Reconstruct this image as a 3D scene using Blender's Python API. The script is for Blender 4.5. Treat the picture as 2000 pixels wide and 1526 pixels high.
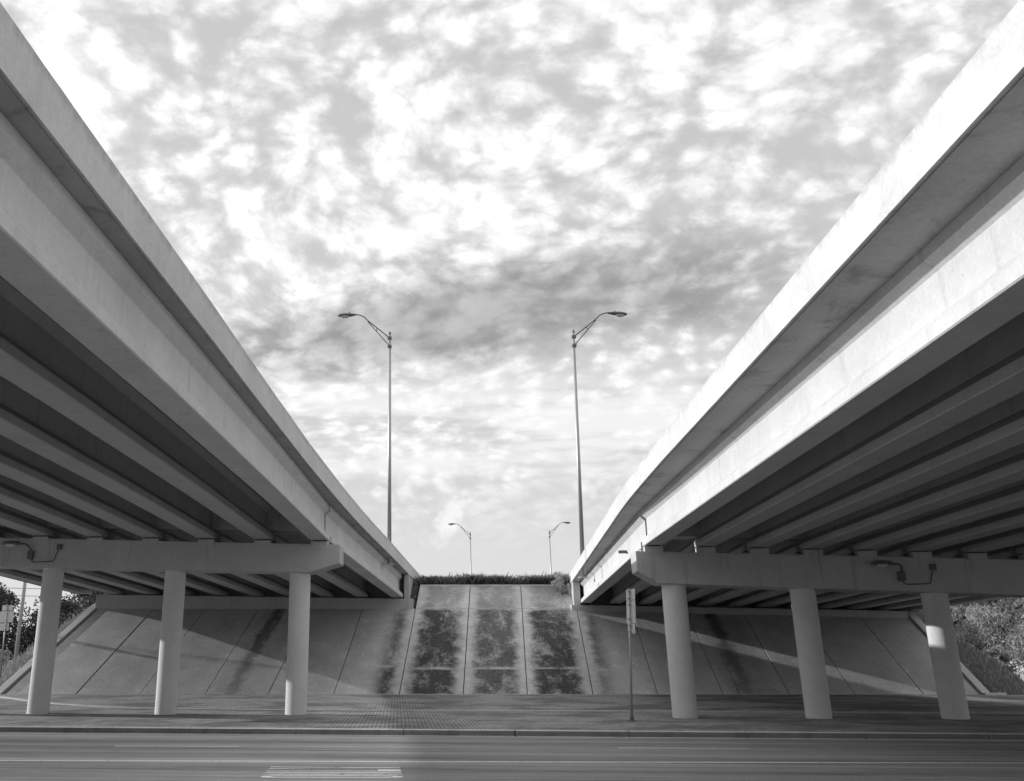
import bpy, bmesh, math, random
import numpy as np
from mathutils import Vector, Matrix
random.seed(7); rng = np.random.default_rng(7)
R = math.radians
scene = bpy.context.scene
for o in list(bpy.data.objects): bpy.data.objects.remove(o, do_unlink=True)
col = scene.collection

# ------------------------------------------------------------------ camera
H = 1.7
cam_d = bpy.data.cameras.new('camera'); cam = bpy.data.objects.new('camera', cam_d); col.objects.link(cam)
cam.location = (0, 0, H); cam.rotation_euler = (math.pi / 2 + math.atan(.311), 0, 0)
cam_d.sensor_fit = 'HORIZONTAL'; cam_d.sensor_width = 36; cam_d.lens = 36 * 1750 / 2000
cam_d.shift_x = .112; cam_d.clip_start = .1; cam_d.clip_end = 5000
scene.camera = cam
scene.cycles.max_bounces = 6; scene.cycles.diffuse_bounces = 4; scene.cycles.glossy_bounces = 2; scene.cycles.transmission_bounces = 2

# ------------------------------------------------------------------ sun, sky, exposure
SUN_EL, SUN_AZ = R(16.1), R(-74.6)            # azimuth from +Y towards +X
sun_dir = Vector((math.sin(SUN_AZ) * math.cos(SUN_EL), math.cos(SUN_AZ) * math.cos(SUN_EL), math.sin(SUN_EL)))
sd = bpy.data.lights.new('sun', 'SUN'); sd.energy = 2.0; sd.angle = R(.5); sd.color = (1, 1, 1)
sun = bpy.data.objects.new('sun', sd); col.objects.link(sun)
sun.rotation_euler = (-sun_dir).to_track_quat('-Z', 'Y').to_euler(); sun.location = (-60, 30, 40)
vs = scene.view_settings
vs.view_transform = 'Standard'; vs.look = 'None'; vs.gamma = 1; vs.use_curve_mapping = False; vs.exposure = .98

class NT:
    def __init__(s, tree): s.t = tree; s.n = tree.nodes; s.l = tree.links
    def node(s, ty, **kw):
        n = s.n.new(ty)
        for k, v in kw.items():
            if k == 'inp':
                for a, b in v.items():
                    if hasattr(b, 'is_output') or isinstance(b, bpy.types.NodeSocket): s.l.new(b, n.inputs[a])
                    else: n.inputs[a].default_value = b
            else: setattr(n, k, v)
        return n
    def m(s, op, a, b=0., c=0., clamp=False):
        n = s.node('ShaderNodeMath', operation=op, use_clamp=clamp)
        for i, x in enumerate((a, b, c)):
            if isinstance(x, bpy.types.NodeSocket): s.l.new(x, n.inputs[i])
            else: n.inputs[i].default_value = x
        return n.outputs[0]
    def vm(s, op, a, b=(0, 0, 0), scale=None):
        n = s.node('ShaderNodeVectorMath', operation=op)
        for i, x in enumerate((a, b)):
            if isinstance(x, bpy.types.NodeSocket): s.l.new(x, n.inputs[i])
            else: n.inputs[i].default_value = x
        if scale is not None: n.inputs['Scale'].default_value = scale
        return n.outputs['Value'] if op in ('DOT_PRODUCT', 'LENGTH', 'DISTANCE') else n.outputs[0]
    def noise(s, vec, scale, detail=4, rough=.5, dist=0., col=False):
        n = s.node('ShaderNodeTexNoise'); s.l.new(vec, n.inputs['Vector'])
        n.inputs['Scale'].default_value = scale; n.inputs['Detail'].default_value = detail
        n.inputs['Roughness'].default_value = rough; n.inputs['Distortion'].default_value = dist
        return n.outputs['Color'] if col else n.outputs[0]
    def ss(s, x, a, b, lo=0., hi=1.):
        n = s.node('ShaderNodeMapRange', interpolation_type='SMOOTHSTEP')
        s.l.new(x, n.inputs[0])
        for i, v in enumerate((a, b, lo, hi)): n.inputs[i + 1].default_value = v
        return n.outputs[0]
    def mix(s, f, a, b):
        # a*(1-f)+b*f for floats
        n = s.node('ShaderNodeMix', data_type='FLOAT')
        for k, x in ((0, f), (2, a), (3, b)):
            if isinstance(x, bpy.types.NodeSocket): s.l.new(x, n.inputs[k])
            else: n.inputs[k].default_value = x
        return n.outputs[0]
    def comb(s, x, y, z=0.):
        n = s.node('ShaderNodeCombineXYZ')
        for i, v in enumerate((x, y, z)):
            if isinstance(v, bpy.types.NodeSocket): s.l.new(v, n.inputs[i])
            else: n.inputs[i].default_value = v
        return n.outputs[0]
    def sep(s, v):
        n = s.node('ShaderNodeSeparateXYZ'); s.l.new(v, n.inputs[0]); return n.outputs

def build_world():
    w = bpy.data.worlds.new('World'); scene.world = w; w.use_nodes = True
    g = NT(w.node_tree); g.n.clear()
    out = g.node('ShaderNodeOutputWorld'); bg = g.node('ShaderNodeBackground')
    g.l.new(bg.outputs[0], out.inputs[0])
    sky = g.node('ShaderNodeTexSky', sky_type='NISHITA'); sky.sun_disc = False
    sky.sun_elevation = SUN_EL; sky.sun_rotation = SUN_AZ; sky.dust_density = 1.5
    bw = g.node('ShaderNodeRGBToBW'); g.l.new(sky.outputs[0], bw.inputs[0])
    clear = g.m('MINIMUM', g.m('MULTIPLY', bw.outputs[0], .85), 6.0)      # black-and-white sky, in sky units (x background strength)
    tc = g.node('ShaderNodeTexCoord'); d = g.vm('NORMALIZE', tc.outputs['Generated'])
    x, y, z = g.sep(d)
    zz = g.m('ADD', g.m('MAXIMUM', z, .0), .30)
    q = g.comb(g.m('DIVIDE', x, zz), g.m('DIVIDE', y, zz))               # cloud deck seen in perspective
    warp = g.vm('SCALE', g.vm('SUBTRACT', g.noise(q, 1.6, 2, .5, col=True), (.5, .5, .5)), scale=.22)
    q2 = g.vm('ADD', q, warp)
    sx, sy = sun_dir.x, sun_dir.y; l = math.hypot(sx, sy)
    off = (sx / l * .020, sy / l * .020 - .010, 0)
    big = g.noise(q2, 1.3, 2, .5)
    n0 = g.noise(q2, 8.5, 9, .62)
    n1 = g.noise(g.vm('ADD', q2, off), 8.5, 4, .58)
    vo = g.node('ShaderNodeTexVoronoi', feature='F1', voronoi_dimensions='2D')
    wob = g.vm('ADD', q2, g.vm('SCALE', g.vm('SUBTRACT', g.noise(q2, 22, 3, .6, col=True), (.5, .5, .5)), scale=.036))
    g.l.new(wob, vo.inputs['Vector']); vo.inputs['Scale'].default_value = 17; vo.inputs['Detail'].default_value = 1.0; vo.inputs['Roughness'].default_value = .5
    puff = g.m('SUBTRACT', .55, vo.outputs['Distance'])                   # rounded heads
    relief = g.m('SUBTRACT', n0, n1)
    low = g.ss(z, .09, .30)
    dens = g.m('ADD', n0, g.m('ADD', g.m('MULTIPLY', puff, .30), g.m('MULTIPLY', g.m('SUBTRACT', big, .5), .85)))
    cover = g.m('MULTIPLY', g.ss(dens, .24, .62), g.mix(low, .12, 1.0))
    def bank(cx, cy, rx, ry, ang, edge=.35):
        v = g.vm('SUBTRACT', g.vm('ADD', q, g.vm('SCALE', warp, scale=.5)), (cx, cy, 0)); vx, vy, vz = g.sep(v)
        c, s_ = math.cos(ang), math.sin(ang)
        a = g.m('DIVIDE', g.m('ADD', g.m('MULTIPLY', vx, c), g.m('MULTIPLY', vy, s_)), rx)
        b = g.m('DIVIDE', g.m('SUBTRACT', g.m('MULTIPLY', vy, c), g.m('MULTIPLY', vx, s_)), ry)
        r2 = g.m('SQRT', g.m('ADD', g.m('MULTIPLY', a, a), g.m('MULTIPLY', b, b)))
        r2 = g.m('ADD', r2, g.m('MULTIPLY', g.m('SUBTRACT', n0, .5), 1.1))
        return g.ss(r2, 1.25, edge)
    grey = bank(.10, 1.37, .56, .15, R(-16))
    sunc = g.vm('DOT_PRODUCT', d, tuple(sun_dir))
    glow = g.m('POWER', g.m('MULTIPLY', g.m('ADD', sunc, 1.0), .5), 3.0)
    soft = g.mix(grey, 1.0, .3)
    lit = g.m('ADD', 3.05, g.m('MULTIPLY', glow, 1.7))
    lit = g.m('ADD', lit, g.m('MULTIPLY', g.m('MULTIPLY', relief, soft), 6.0))
    lit = g.m('ADD', lit, g.m('MULTIPLY', g.m('MULTIPLY', puff, soft), 1.5))
    lit = g.m('MULTIPLY', lit, g.mix(g.ss(big, .35, .65), .86, 1.06))
    base = g.m('ADD', g.m('MULTIPLY', g.m('MINIMUM', clear, 4.0), .20), 1.85)
    c = g.mix(cover, base, lit)
    # a pale sheet low in the sky, streaked by distance
    sheet = g.noise(g.comb(g.m('MULTIPLY', x, 3.0), g.m('MULTIPLY', z, 22.0)), 1.0, 5, .6)
    band = g.m('MULTIPLY', g.m('MULTIPLY', g.ss(z, .17, .23), g.ss(z, .34, .27)), g.ss(sheet, .36, .58))
    c = g.mix(g.m('MULTIPLY', band, .7), c, 3.6)
    c = g.m('MULTIPLY', c, g.mix(grey, 1.0, .54))
    haze = g.ss(z, .22, .10)
    c = g.mix(g.m('MULTIPLY', haze, .8), c, 2.65)
    # small ragged cloud low over the crest
    wx = g.m('ADD', g.m('SUBTRACT', x, .058), g.m('MULTIPLY', g.m('SUBTRACT', z, .158), -.55)); wz = g.m('SUBTRACT', z, .158)
    wr_ = g.m('SQRT', g.m('ADD', g.m('POWER', g.m('MULTIPLY', wx, 52.0), 2.0), g.m('POWER', g.m('MULTIPLY', wz, 34.0), 2.0)))
    wn = g.noise(g.comb(g.m('MULTIPLY', x, 42.0), g.m('MULTIPLY', z, 42.0)), 1.0, 6, .62)
    wisp = g.ss(g.m('SUBTRACT', wr_, g.m('MULTIPLY', g.m('SUBTRACT', wn, .5), 3.4)), 1.15, .1)
    c = g.mix(g.m('MULTIPLY', wisp, .8), c, 3.5)
    c = g.m('MAXIMUM', c, .6)
    ground = g.ss(z, -.02, .0)
    c = g.mix(ground, 1.2, c)
    g.l.new(c, bg.inputs['Color']); bg.inputs['Strength'].default_value = .143
build_world()

# ------------------------------------------------------------------ helpers
MATS = {}
def link(o): col.objects.link(o); return o
def tag(o, label=None, cat=None, group=None, kind=None):
    if label: o['label'] = label
    if cat: o['category'] = cat
    if group: o['group'] = group
    if kind: o['kind'] = kind
    return o
def mesh(name, V, F, mat, parent=None, uv=None, smooth=False):
    me = bpy.data.meshes.new(name)
    me.from_pydata([tuple(map(float, v)) for v in V], [], [tuple(f) for f in F])
    if uv is not None:
        l = me.uv_layers.new(name='UVMap'); k = 0
        flat = []
        for f in F:
            for vi in f: flat += list(uv[vi]) if not isinstance(uv, dict) else list(uv[vi])
        l.data.foreach_set('uv', flat)
    if mat: me.materials.append(MATS[mat] if isinstance(mat, str) else mat)
    if smooth: me.polygons.foreach_set('use_smooth', [True] * len(me.polygons))
    me.update()
    o = link(bpy.data.objects.new(name, me))
    if parent is not None: put(o, parent)
    return o
def put(o, parent):
    o.parent = parent
    o.matrix_parent_inverse = Matrix.Translation(-parent.location) if parent.type == 'EMPTY' and parent.parent is None and tuple(parent.rotation_euler) == (0, 0, 0) else Matrix()
def empty(name, loc, rz=0):
    o = link(bpy.data.objects.new(name, None)); o.location = loc; o.rotation_euler = (0, 0, rz); o.empty_display_size = .3; return o
def hexa(P):   # 8 corners: bottom 4 (ccw) + top 4
    return list(P), [(3, 2, 1, 0), (4, 5, 6, 7), (0, 1, 5, 4), (1, 2, 6, 5), (2, 3, 7, 6), (3, 0, 4, 7)]
def box(x0, x1, y0, y1, z0, z1):
    return hexa([(x0, y0, z0), (x1, y0, z0), (x1, y1, z0), (x0, y1, z0), (x0, y0, z1), (x1, y0, z1), (x1, y1, z1), (x0, y1, z1)])
def join(*parts):
    V, F = [], []
    for v, f in parts:
        n = len(V); V += list(v); F += [tuple(i + n for i in q) for q in f]
    return V, F
def tube(pts, rad, n=10, cap=True):
    pts = [Vector(p) for p in pts]; V, F = [], []
    rad = rad if isinstance(rad, (list, tuple)) else [rad] * len(pts)
    for i, p in enumerate(pts):
        t = (pts[min(i + 1, len(pts) - 1)] - pts[max(i - 1, 0)]).normalized()
        a = t.cross(Vector((0, 0, 1)) if abs(t.z) < .9 else Vector((1, 0, 0))).normalized(); b = t.cross(a).normalized()
        for k in range(n):
            th = 2 * math.pi * k / n; V.append(p + (a * math.cos(th) + b * math.sin(th)) * rad[i])
    for i in range(len(pts) - 1):
        for k in range(n):
            k2 = (k + 1) % n; F.append((i * n + k, i * n + k2, (i + 1) * n + k2, (i + 1) * n + k))
    if cap: F.append(tuple(range(n))[::-1]); F.append(tuple((len(pts) - 1) * n + k for k in range(n)))
    return V, F
def bevel(o, w, seg=2):
    b = o.modifiers.new('bevel', 'BEVEL'); b.width = w; b.segments = seg; b.limit_method = 'ANGLE'; b.angle_limit = R(40); return o

A = R(4.43); CA, SA = math.cos(A), math.sin(A)
def W(u, v, z): return (v * CA + u * SA, u * CA - v * SA, z)      # bridge frame: u along the bridges, v to the right
def lerp(t, u):                                                      # piecewise linear table
    us = [k[0] for k in t]; return float(np.interp(u, us, [k[1] for k in t]))
def sweep(name, path, profile, mat, parent, closed=True, caps=True):
    """path: list of (u, v, z, slope); profile (dv, dz) with crossfall slope*dv added"""
    n = len(profile); V, UV, F = [], [], []
    per = [0.]
    for i in range(1, n + 1): per.append(per[-1] + math.dist(profile[i % n], profile[i - 1]))
    m = n + 1 if closed else n
    s = 0.; last = None
    for (u, v, z, sl) in path:
        p0 = W(u, v, z)
        if last: s += math.dist(p0, last)
        last = p0
        for j in range(m):
            dv, dz = profile[j % n]; V.append(W(u, v + dv, z + dz + sl * dv)); UV.append((s, per[j]))
    for i in range(len(path) - 1):
        for j in range(m - 1): F.append((i * m + j, i * m + j + 1, (i + 1) * m + j + 1, (i + 1) * m + j))
    if caps and closed:
        F.append(tuple(range(n))); F.append(tuple((len(path) - 1) * m + k for k in range(n))[::-1])
    o = mesh(name, V, F, mat, parent, uv=UV)
    bm = bmesh.new(); bm.from_mesh(o.data); bmesh.ops.recalc_face_normals(bm, faces=bm.faces); bm.to_mesh(o.data); bm.free()
    return o

# ------------------------------------------------------------------ materials (all grey: the photograph is black and white)
def mat(name, build, rough=.85, spec=.3, metal=0.):
    m = bpy.data.materials.new(name); m.use_nodes = True; g = NT(m.node_tree)
    b = g.n['Principled BSDF']; b.inputs['Roughness'].default_value = rough
    b.inputs['Specular IOR Level'].default_value = spec; b.inputs['Metallic'].default_value = metal
    c, bump = build(g)
    if isinstance(c, float): b.inputs['Base Color'].default_value = (c, c, c, 1)
    else: g.l.new(c, b.inputs['Base Color'])
    if bump is not None:
        h, st, di = bump
        bn = g.node('ShaderNodeBump'); bn.inputs['Strength'].default_value = st; bn.inputs['Distance'].default_value = di
        g.l.new(h, bn.inputs['Height']); g.l.new(bn.outputs[0], b.inputs['Normal'])
    MATS[name] = m; return m
def obj_co(g): return g.node('ShaderNodeTexCoord').outputs['Object']
def uv_co(g): return g.node('ShaderNodeTexCoord').outputs['UV']
def concrete(base, var=.18, streak=.0, pits=.5, uvstreak=None, lines=0., grime=.0):
    def f(g):
        p = obj_co(g)
        a = g.noise(p, .6, 3, .6); b = g.noise(p, 5, 4, .65); c = g.noise(p, 60, 2, .6)
        k = g.m('ADD', g.m('MULTIPLY', g.m('SUBTRACT', a, .5), 1.6), g.m('MULTIPLY', g.m('SUBTRACT', b, .5), .9))
        k = g.m('ADD', k, g.m('ADD', g.m('MULTIPLY', g.m('SUBTRACT', c, .5), .8), g.m('MULTIPLY', g.m('SUBTRACT', g.noise(p, 17, 2, .6), .5), 1.1)))
        col_ = g.m('MULTIPLY', base, g.m('ADD', 1.0, g.m('MULTIPLY', k, var)))
        # bug holes
        vo = g.node('ShaderNodeTexVoronoi', feature='F1'); g.l.new(p, vo.inputs['Vector']); vo.inputs['Scale'].default_value = 6
        hole = g.ss(vo.outputs['Distance'], .10, .06)
        sp = g.m('MULTIPLY', hole, g.ss(g.noise(p, 1.3, 3, .5), .55, .66))
        col_ = g.m('MULTIPLY', col_, g.mix(g.m('MULTIPLY', sp, pits), 1.0, .35))
        if uvstreak:
            u, v, _ = g.sep(uv_co(g)); v0, v1, amt = uvstreak
            n = g.noise(g.comb(g.m('MULTIPLY', u, 3.2), g.m('MULTIPLY', v, .5)), 1.6, 5, .7)
            n2 = g.noise(g.comb(g.m('MULTIPLY', u, .35), g.m('MULTIPLY', v, .2)), 1.6, 3, .6)
            edge = g.ss(v, v0, v1)
            s_ = g.m('MULTIPLY', g.ss(g.m('ADD', g.m('MULTIPLY', n, .8), g.m('MULTIPLY', g.m('ADD', edge, n2), .32)), .74, .95), edge)
            col_ = g.m('MULTIPLY', col_, g.mix(s_, 1.0, 1 - amt))
        if streak:
            x, y, z = g.sep(p)
            n = g.noise(g.comb(g.m('MULTIPLY', x, 2.2), g.m('MULTIPLY', y, 2.2), g.m('MULTIPLY', z, .16)), 1.5, 5, .65)
            col_ = g.m('MULTIPLY', col_, g.mix(g.ss(n, .55, .72), 1.0, 1 - streak))
        if grime:
            n = g.noise(p, 1.1, 6, .7, .6)
            col_ = g.m('MULTIPLY', col_, g.mix(g.ss(n, .52, .70), 1.0, 1 - grime))
        h = g.m('ADD', g.m('MULTIPLY', c, .3), g.m('SUBTRACT', b, g.m('MULTIPLY', sp, 1.0)))
        return col_, (h, .35, .012)
    return f
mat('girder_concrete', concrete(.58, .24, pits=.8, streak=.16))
mat('parapet_concrete', concrete(.58, .24, uvstreak=(.30, .66, .24), pits=.5, grime=.12))
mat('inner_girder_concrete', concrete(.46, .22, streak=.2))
mat('deck_underside_shade', concrete(.07, .3, grime=.3))  # near-black base: deep shade between the girders put into the colour
mat('slab_concrete', concrete(.38, .30, grime=.35, pits=.6))
mat('cap_concrete', concrete(.47, .24, streak=.34))
mat('column_concrete', concrete(.62, .18, pits=.4))
mat('abutment_concrete', concrete(.45, .2, streak=.2))
mat('coping_concrete', concrete(.6, .15))
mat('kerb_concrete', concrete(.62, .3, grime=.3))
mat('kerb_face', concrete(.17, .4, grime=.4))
mat('edging_concrete', concrete(.45, .3, grime=.3))

def panel_mat(g):
    oi = g.node('ShaderNodeObjectInfo'); p = obj_co(g); u, v, _ = g.sep(uv_co(g))     # u,v in 0..1 over the panel
    cr, cg, cb = g.sep(oi.outputs['Color']); st = cr; hgt = cg
    p2 = g.vm('ADD', p, g.vm('SCALE', g.comb(oi.outputs['Random'], oi.outputs['Random'], 0), scale=40))
    a = g.noise(p, .7, 6, .62); b = g.noise(p, 6, 6, .65); c = g.noise(p, 22, 4, .7)
    base = g.m('MULTIPLY', .54, g.m('ADD', 1.0, g.m('ADD', g.m('MULTIPLY', g.m('SUBTRACT', a, .5), .7), g.m('ADD', g.m('MULTIPLY', g.m('SUBTRACT', b, .5), .5), g.m('MULTIPLY', g.m('SUBTRACT', c, .5), .6)))))
    # mould grows inside each panel and stops short of the joints
    e = g.m('MINIMUM', g.m('MINIMUM', u, g.m('SUBTRACT', 1.0, u)), g.m('ADD', g.m('MULTIPLY', g.m('MINIMUM', v, g.m('SUBTRACT', 1.0, v)), 3.0), .10))
    e = g.m('ADD', e, g.m('MULTIPLY', g.m('SUBTRACT', g.noise(p2, 1.4, 5, .65), .5), .34))
    edge = g.ss(e, .03, .24)
    x, y, z = g.sep(p2)
    n1 = g.noise(g.comb(g.m('MULTIPLY', x, .95), g.m('MULTIPLY', y, .60)), 1.0, 8, .72, .4)
    n2 = g.noise(p2, 5.5, 5, .7, .4)
    s_ = g.ss(g.m('ADD', g.m('MULTIPLY', n1, .75), g.m('MULTIPLY', n2, .3)), .38, .55)
    wr = g.ss(u, .45, .80); wl = g.ss(u, .50, .12)
    bias = g.mix(g.m('GREATER_THAN', hgt, .75), g.mix(g.m('GREATER_THAN', hgt, .25), 1.0, wl), wr)
    lich = g.m('MULTIPLY', g.ss(g.noise(p2, 7.5, 6, .72, .3), .54, .60), g.ss(n1, .44, .56))
    s_ = g.m('MULTIPLY', g.m('MULTIPLY', g.mix(.38, s_, 1.0), g.m('MULTIPLY', edge, bias)), st)
    base = g.m('MULTIPLY', base, g.mix(s_, 1.0, .13))
    base = g.m('MULTIPLY', base, g.mix(g.m('MULTIPLY', g.m('MULTIPLY', lich, st), g.m('MULTIPLY', edge, bias)), 1.0, .3))
    drain = g.m('MULTIPLY', g.ss(g.m('ABSOLUTE', g.m('ADD', g.m('SUBTRACT', u, .40), g.m('MULTIPLY', g.m('SUBTRACT', g.noise(p, 1.6, 5, .65), .5), .35))), .17, .03), g.m('GREATER_THAN', cb, .5))
    base = g.m('MULTIPLY', base, g.mix(g.m('MULTIPLY', drain, g.mix(v, .45, 1.0)), 1.0, .25))
    # pale scoured bits
    base = g.m('MULTIPLY', base, g.mix(g.ss(g.noise(p2, 2.6, 6, .7), .56, .72), 1.0, 1.35))
    # water run down the panel
    run = g.noise(g.comb(g.m('MULTIPLY', u, 5), g.m('MULTIPLY', v, .6), oi.outputs['Random']), 1.3, 4, .6)
    base = g.m('MULTIPLY', base, g.mix(g.m('MULTIPLY', g.ss(run, .58, .75), cb), 1.0, .35))
    return base, (g.m('ADD', b, g.m('MULTIPLY', c, .4)), .5, .02)
mat('slope_panel', panel_mat, rough=.9)

def asphalt(g):
    p = obj_co(g); x, y, z = g.sep(p)
    ang = R(-5.0)
    yy = g.m('SUBTRACT', g.m('MULTIPLY', y, math.cos(ang)), g.m('MULTIPLY', x, math.sin(ang)))
    xx = g.m('ADD', g.m('MULTIPLY', x, math.cos(ang)), g.m('MULTIPLY', y, math.sin(ang)))
    band = g.noise(g.comb(g.m('MULTIPLY', xx, .035), g.m('MULTIPLY', yy, .85)), 1.0, 5, .6)
    fineb = g.noise(g.comb(g.m('MULTIPLY', xx, .12), g.m('MULTIPLY', yy, 5.5)), 1.0, 5, .68)
    agg = g.noise(p, 32, 4, .75); blot = g.noise(p, 1.2, 5, .65)
    k = g.m('ADD', g.m('MULTIPLY', g.m('SUBTRACT', band, .5), 2.4), g.m('ADD', g.m('MULTIPLY', g.m('SUBTRACT', fineb, .5), 2.2), g.m('ADD', g.m('MULTIPLY', g.m('SUBTRACT', agg, .5), 1.9), g.m('MULTIPLY', g.m('SUBTRACT', blot, .5), .5))))
    c = g.m('MULTIPLY', .25, g.m('MAXIMUM', g.m('ADD', 1.0, k), .25))
    return c, (agg, .6, .012)
mat('asphalt', asphalt, rough=.8, spec=.4)
def paint(g):
    p = obj_co(g); w = g.noise(p, 9, 5, .7); w2 = g.noise(p, 60, 3, .7)
    worn = g.ss(g.m('ADD', g.m('MULTIPLY', w, .7), g.m('MULTIPLY', w2, .3)), .50, .64)
    return g.mix(worn, .78, .22), (w2, .4, .004)
mat('road_paint', paint, rough=.7)
def bricks(g):
    p = obj_co(g); x, y, z = g.sep(p)
    b = g.node('ShaderNodeTexBrick'); b.offset = .5; b.squash = 1.
    # soldier courses: long side away from the kerb
    g.l.new(g.comb(y, x), b.inputs['Vector'])
    b.inputs['Color1'].default_value = (.27, .27, .27, 1); b.inputs['Color2'].default_value = (.36, .36, .36, 1); b.inputs['Mortar'].default_value = (.15, .15, .15, 1)
    b.inputs['Scale'].default_value = 1; b.inputs['Brick Width'].default_value = .24; b.inputs['Row Height'].default_value = .12
    b.inputs['Mortar Size'].default_value = .016; b.inputs['Mortar Smooth'].default_value = .3; b.inputs['Bias'].default_value = 0
    bw = g.node('ShaderNodeRGBToBW'); g.l.new(b.outputs['Color'], bw.inputs[0])
    dirt = g.noise(p, .35, 6, .65); d2 = g.noise(p, 4, 5, .65)
    c = g.m('MULTIPLY', bw.outputs[0], g.mix(g.ss(dirt, .40, .62), 1.25, .62))
    c = g.m('MULTIPLY', c, g.mix(d2, .65, 1.35))
    c = g.m('MULTIPLY', c, g.mix(g.noise(p, 40, 2, .6), .8, 1.2))
    return c, (g.m('SUBTRACT', 1.0, b.outputs['Fac']), .5, .012)
mat('brick_paving', bricks, rough=.9)
def soil(base, k=.6):
    def f(g):
        p = obj_co(g); a = g.noise(p, .25, 6, .65); b = g.noise(p, 6, 5, .7); c = g.noise(p, 40, 3, .7)
        s_ = g.m('ADD', g.m('MULTIPLY', a, 1.), g.m('ADD', g.m('MULTIPLY', b, .6), g.m('MULTIPLY', c, .5)))
        return g.m('MULTIPLY', base, g.m('ADD', 1 - 1.05 * k, g.m('MULTIPLY', s_, k))), (g.m('ADD', b, c), .8, .06)
    return f
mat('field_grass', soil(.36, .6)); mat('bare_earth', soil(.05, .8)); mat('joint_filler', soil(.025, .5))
def leaf(base, var):
    def f(g):
        oi = g.node('ShaderNodeNewGeometry'); r = oi.outputs['Random Per Island']
        return g.m('MULTIPLY', base, g.mix(r, 1 - var, 1 + var)), None
    return f
def leafmat(name, base, var, tr=.35):
    m = mat(name, leaf(base, var), rough=.65, spec=.25)
    g = NT(m.node_tree); b = g.n['Principled BSDF']; out = g.n['Material Output']
    t = g.node('ShaderNodeBsdfTranslucent'); mx = g.node('ShaderNodeMixShader'); mx.inputs[0].default_value = tr
    src = b.inputs['Base Color'].links[0].from_socket; g.l.new(src, t.inputs[0])
    g.l.new(b.outputs[0], mx.inputs[1]); g.l.new(t.outputs[0], mx.inputs[2]); g.l.new(mx.outputs[0], out.inputs[0])
leafmat('leaf_dark', .08, .5, .2); leafmat('leaf_mid', .12, .5, .2); leafmat('leaf_pale', .42, .35); leafmat('grass_blade', .22, .65); leafmat('leaf_grey', .27, .35)
mat('bark', concrete(.10, .4))
def galv(base):
    def f(g):
        p = obj_co(g); n = g.noise(p, 14, 4, .6)
        return g.m('MULTIPLY', base, g.mix(n, .75, 1.25)), (n, .1, .003)
    return f
mat('galvanized', galv(.42), rough=.45, spec=.5, metal=.55)
mat('lamp_metal', galv(.16), rough=.55, spec=.4, metal=.3)
mat('sign_back', galv(.6), rough=.5, spec=.5, metal=.15)
mat('dark_metal', galv(.14), rough=.5, metal=.3)
mat('cable_black', galv(.03), rough=.6)
mat('lamp_glass', galv(.55), rough=.2, spec=.6)
mat('weathered_wood', concrete(.34, .35, streak=.25))
mat('rubber', galv(.04), rough=.8)

# ------------------------------------------------------------------ ground, road, paving
YT, ZT, G = 46.7, .5, .627                       # toe of the paved slope
def slope_z(Y): return ZT + G * (Y - YT)
YTOP = 56.5
XL = lambda Y: -19.75 + .26 * (Y - YT)           # left and right edges of the paved slope
XR = lambda Y: 29.05 + .10 * (Y - YT)
def kerb_y(X): return 27.0 - (X + 11.3) * (3.0 / 27.1)
def pave_z(X, Y):
    k = kerb_y(X); t = Y - k
    return float(np.interp(t, [0, 6.5, 9, 21], [.15, .20, .24, .50]))
ground = mesh('ground', [(-900, -300, -.03), (900, -300, -.03), (900, 1500, -.03), (-900, 1500, -.03)], [(0, 1, 2, 3)], 'field_grass')
tag(ground, kind='structure')

def road_mesh():
    V, F = [], []
    xs = np.linspace(-220, 220, 45)
    for x in xs: V += [(x, -8, 0), (x, kerb_y(x) - .17, 0.)]
    for i in range(len(xs) - 1): F.append((2 * i, 2 * i + 2, 2 * i + 3, 2 * i + 1))
    return V, F
road = tag(mesh('road', *road_mesh(), 'asphalt'), kind='structure')
def strip(name, p0, p1, w, z=.004, mat_='road_paint', parent=None):
    a = Vector(p0 + (0,)); b = Vector(p1 + (0,)); t = (b - a).normalized(); n = Vector((-t.y, t.x, 0)) * w / 2
    return mesh(name, [a - n + Vector((0, 0, z)), b - n + Vector((0, 0, z)), b + n + Vector((0, 0, z)), a + n + Vector((0, 0, z))], [(0, 1, 2, 3)], mat_, parent)
L0, L1 = Vector((-7.73, 18.78)), Vector((11.86, 18.29)); ld = (L1 - L0).normalized()
strip('lane_line', tuple(L0 - ld * 90), tuple(L1 + ld * 90), .17, parent=road)
D0, D1 = Vector((-6.55, 22.25)), Vector((7.93, 21.55)); dd = (D1 - D0).normalized()
for k in range(-4, 5):
    a = D0 + dd * (k * 11.55); strip('lane_dash', tuple(a), tuple(a + dd * 2.9), .12, parent=road)
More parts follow.
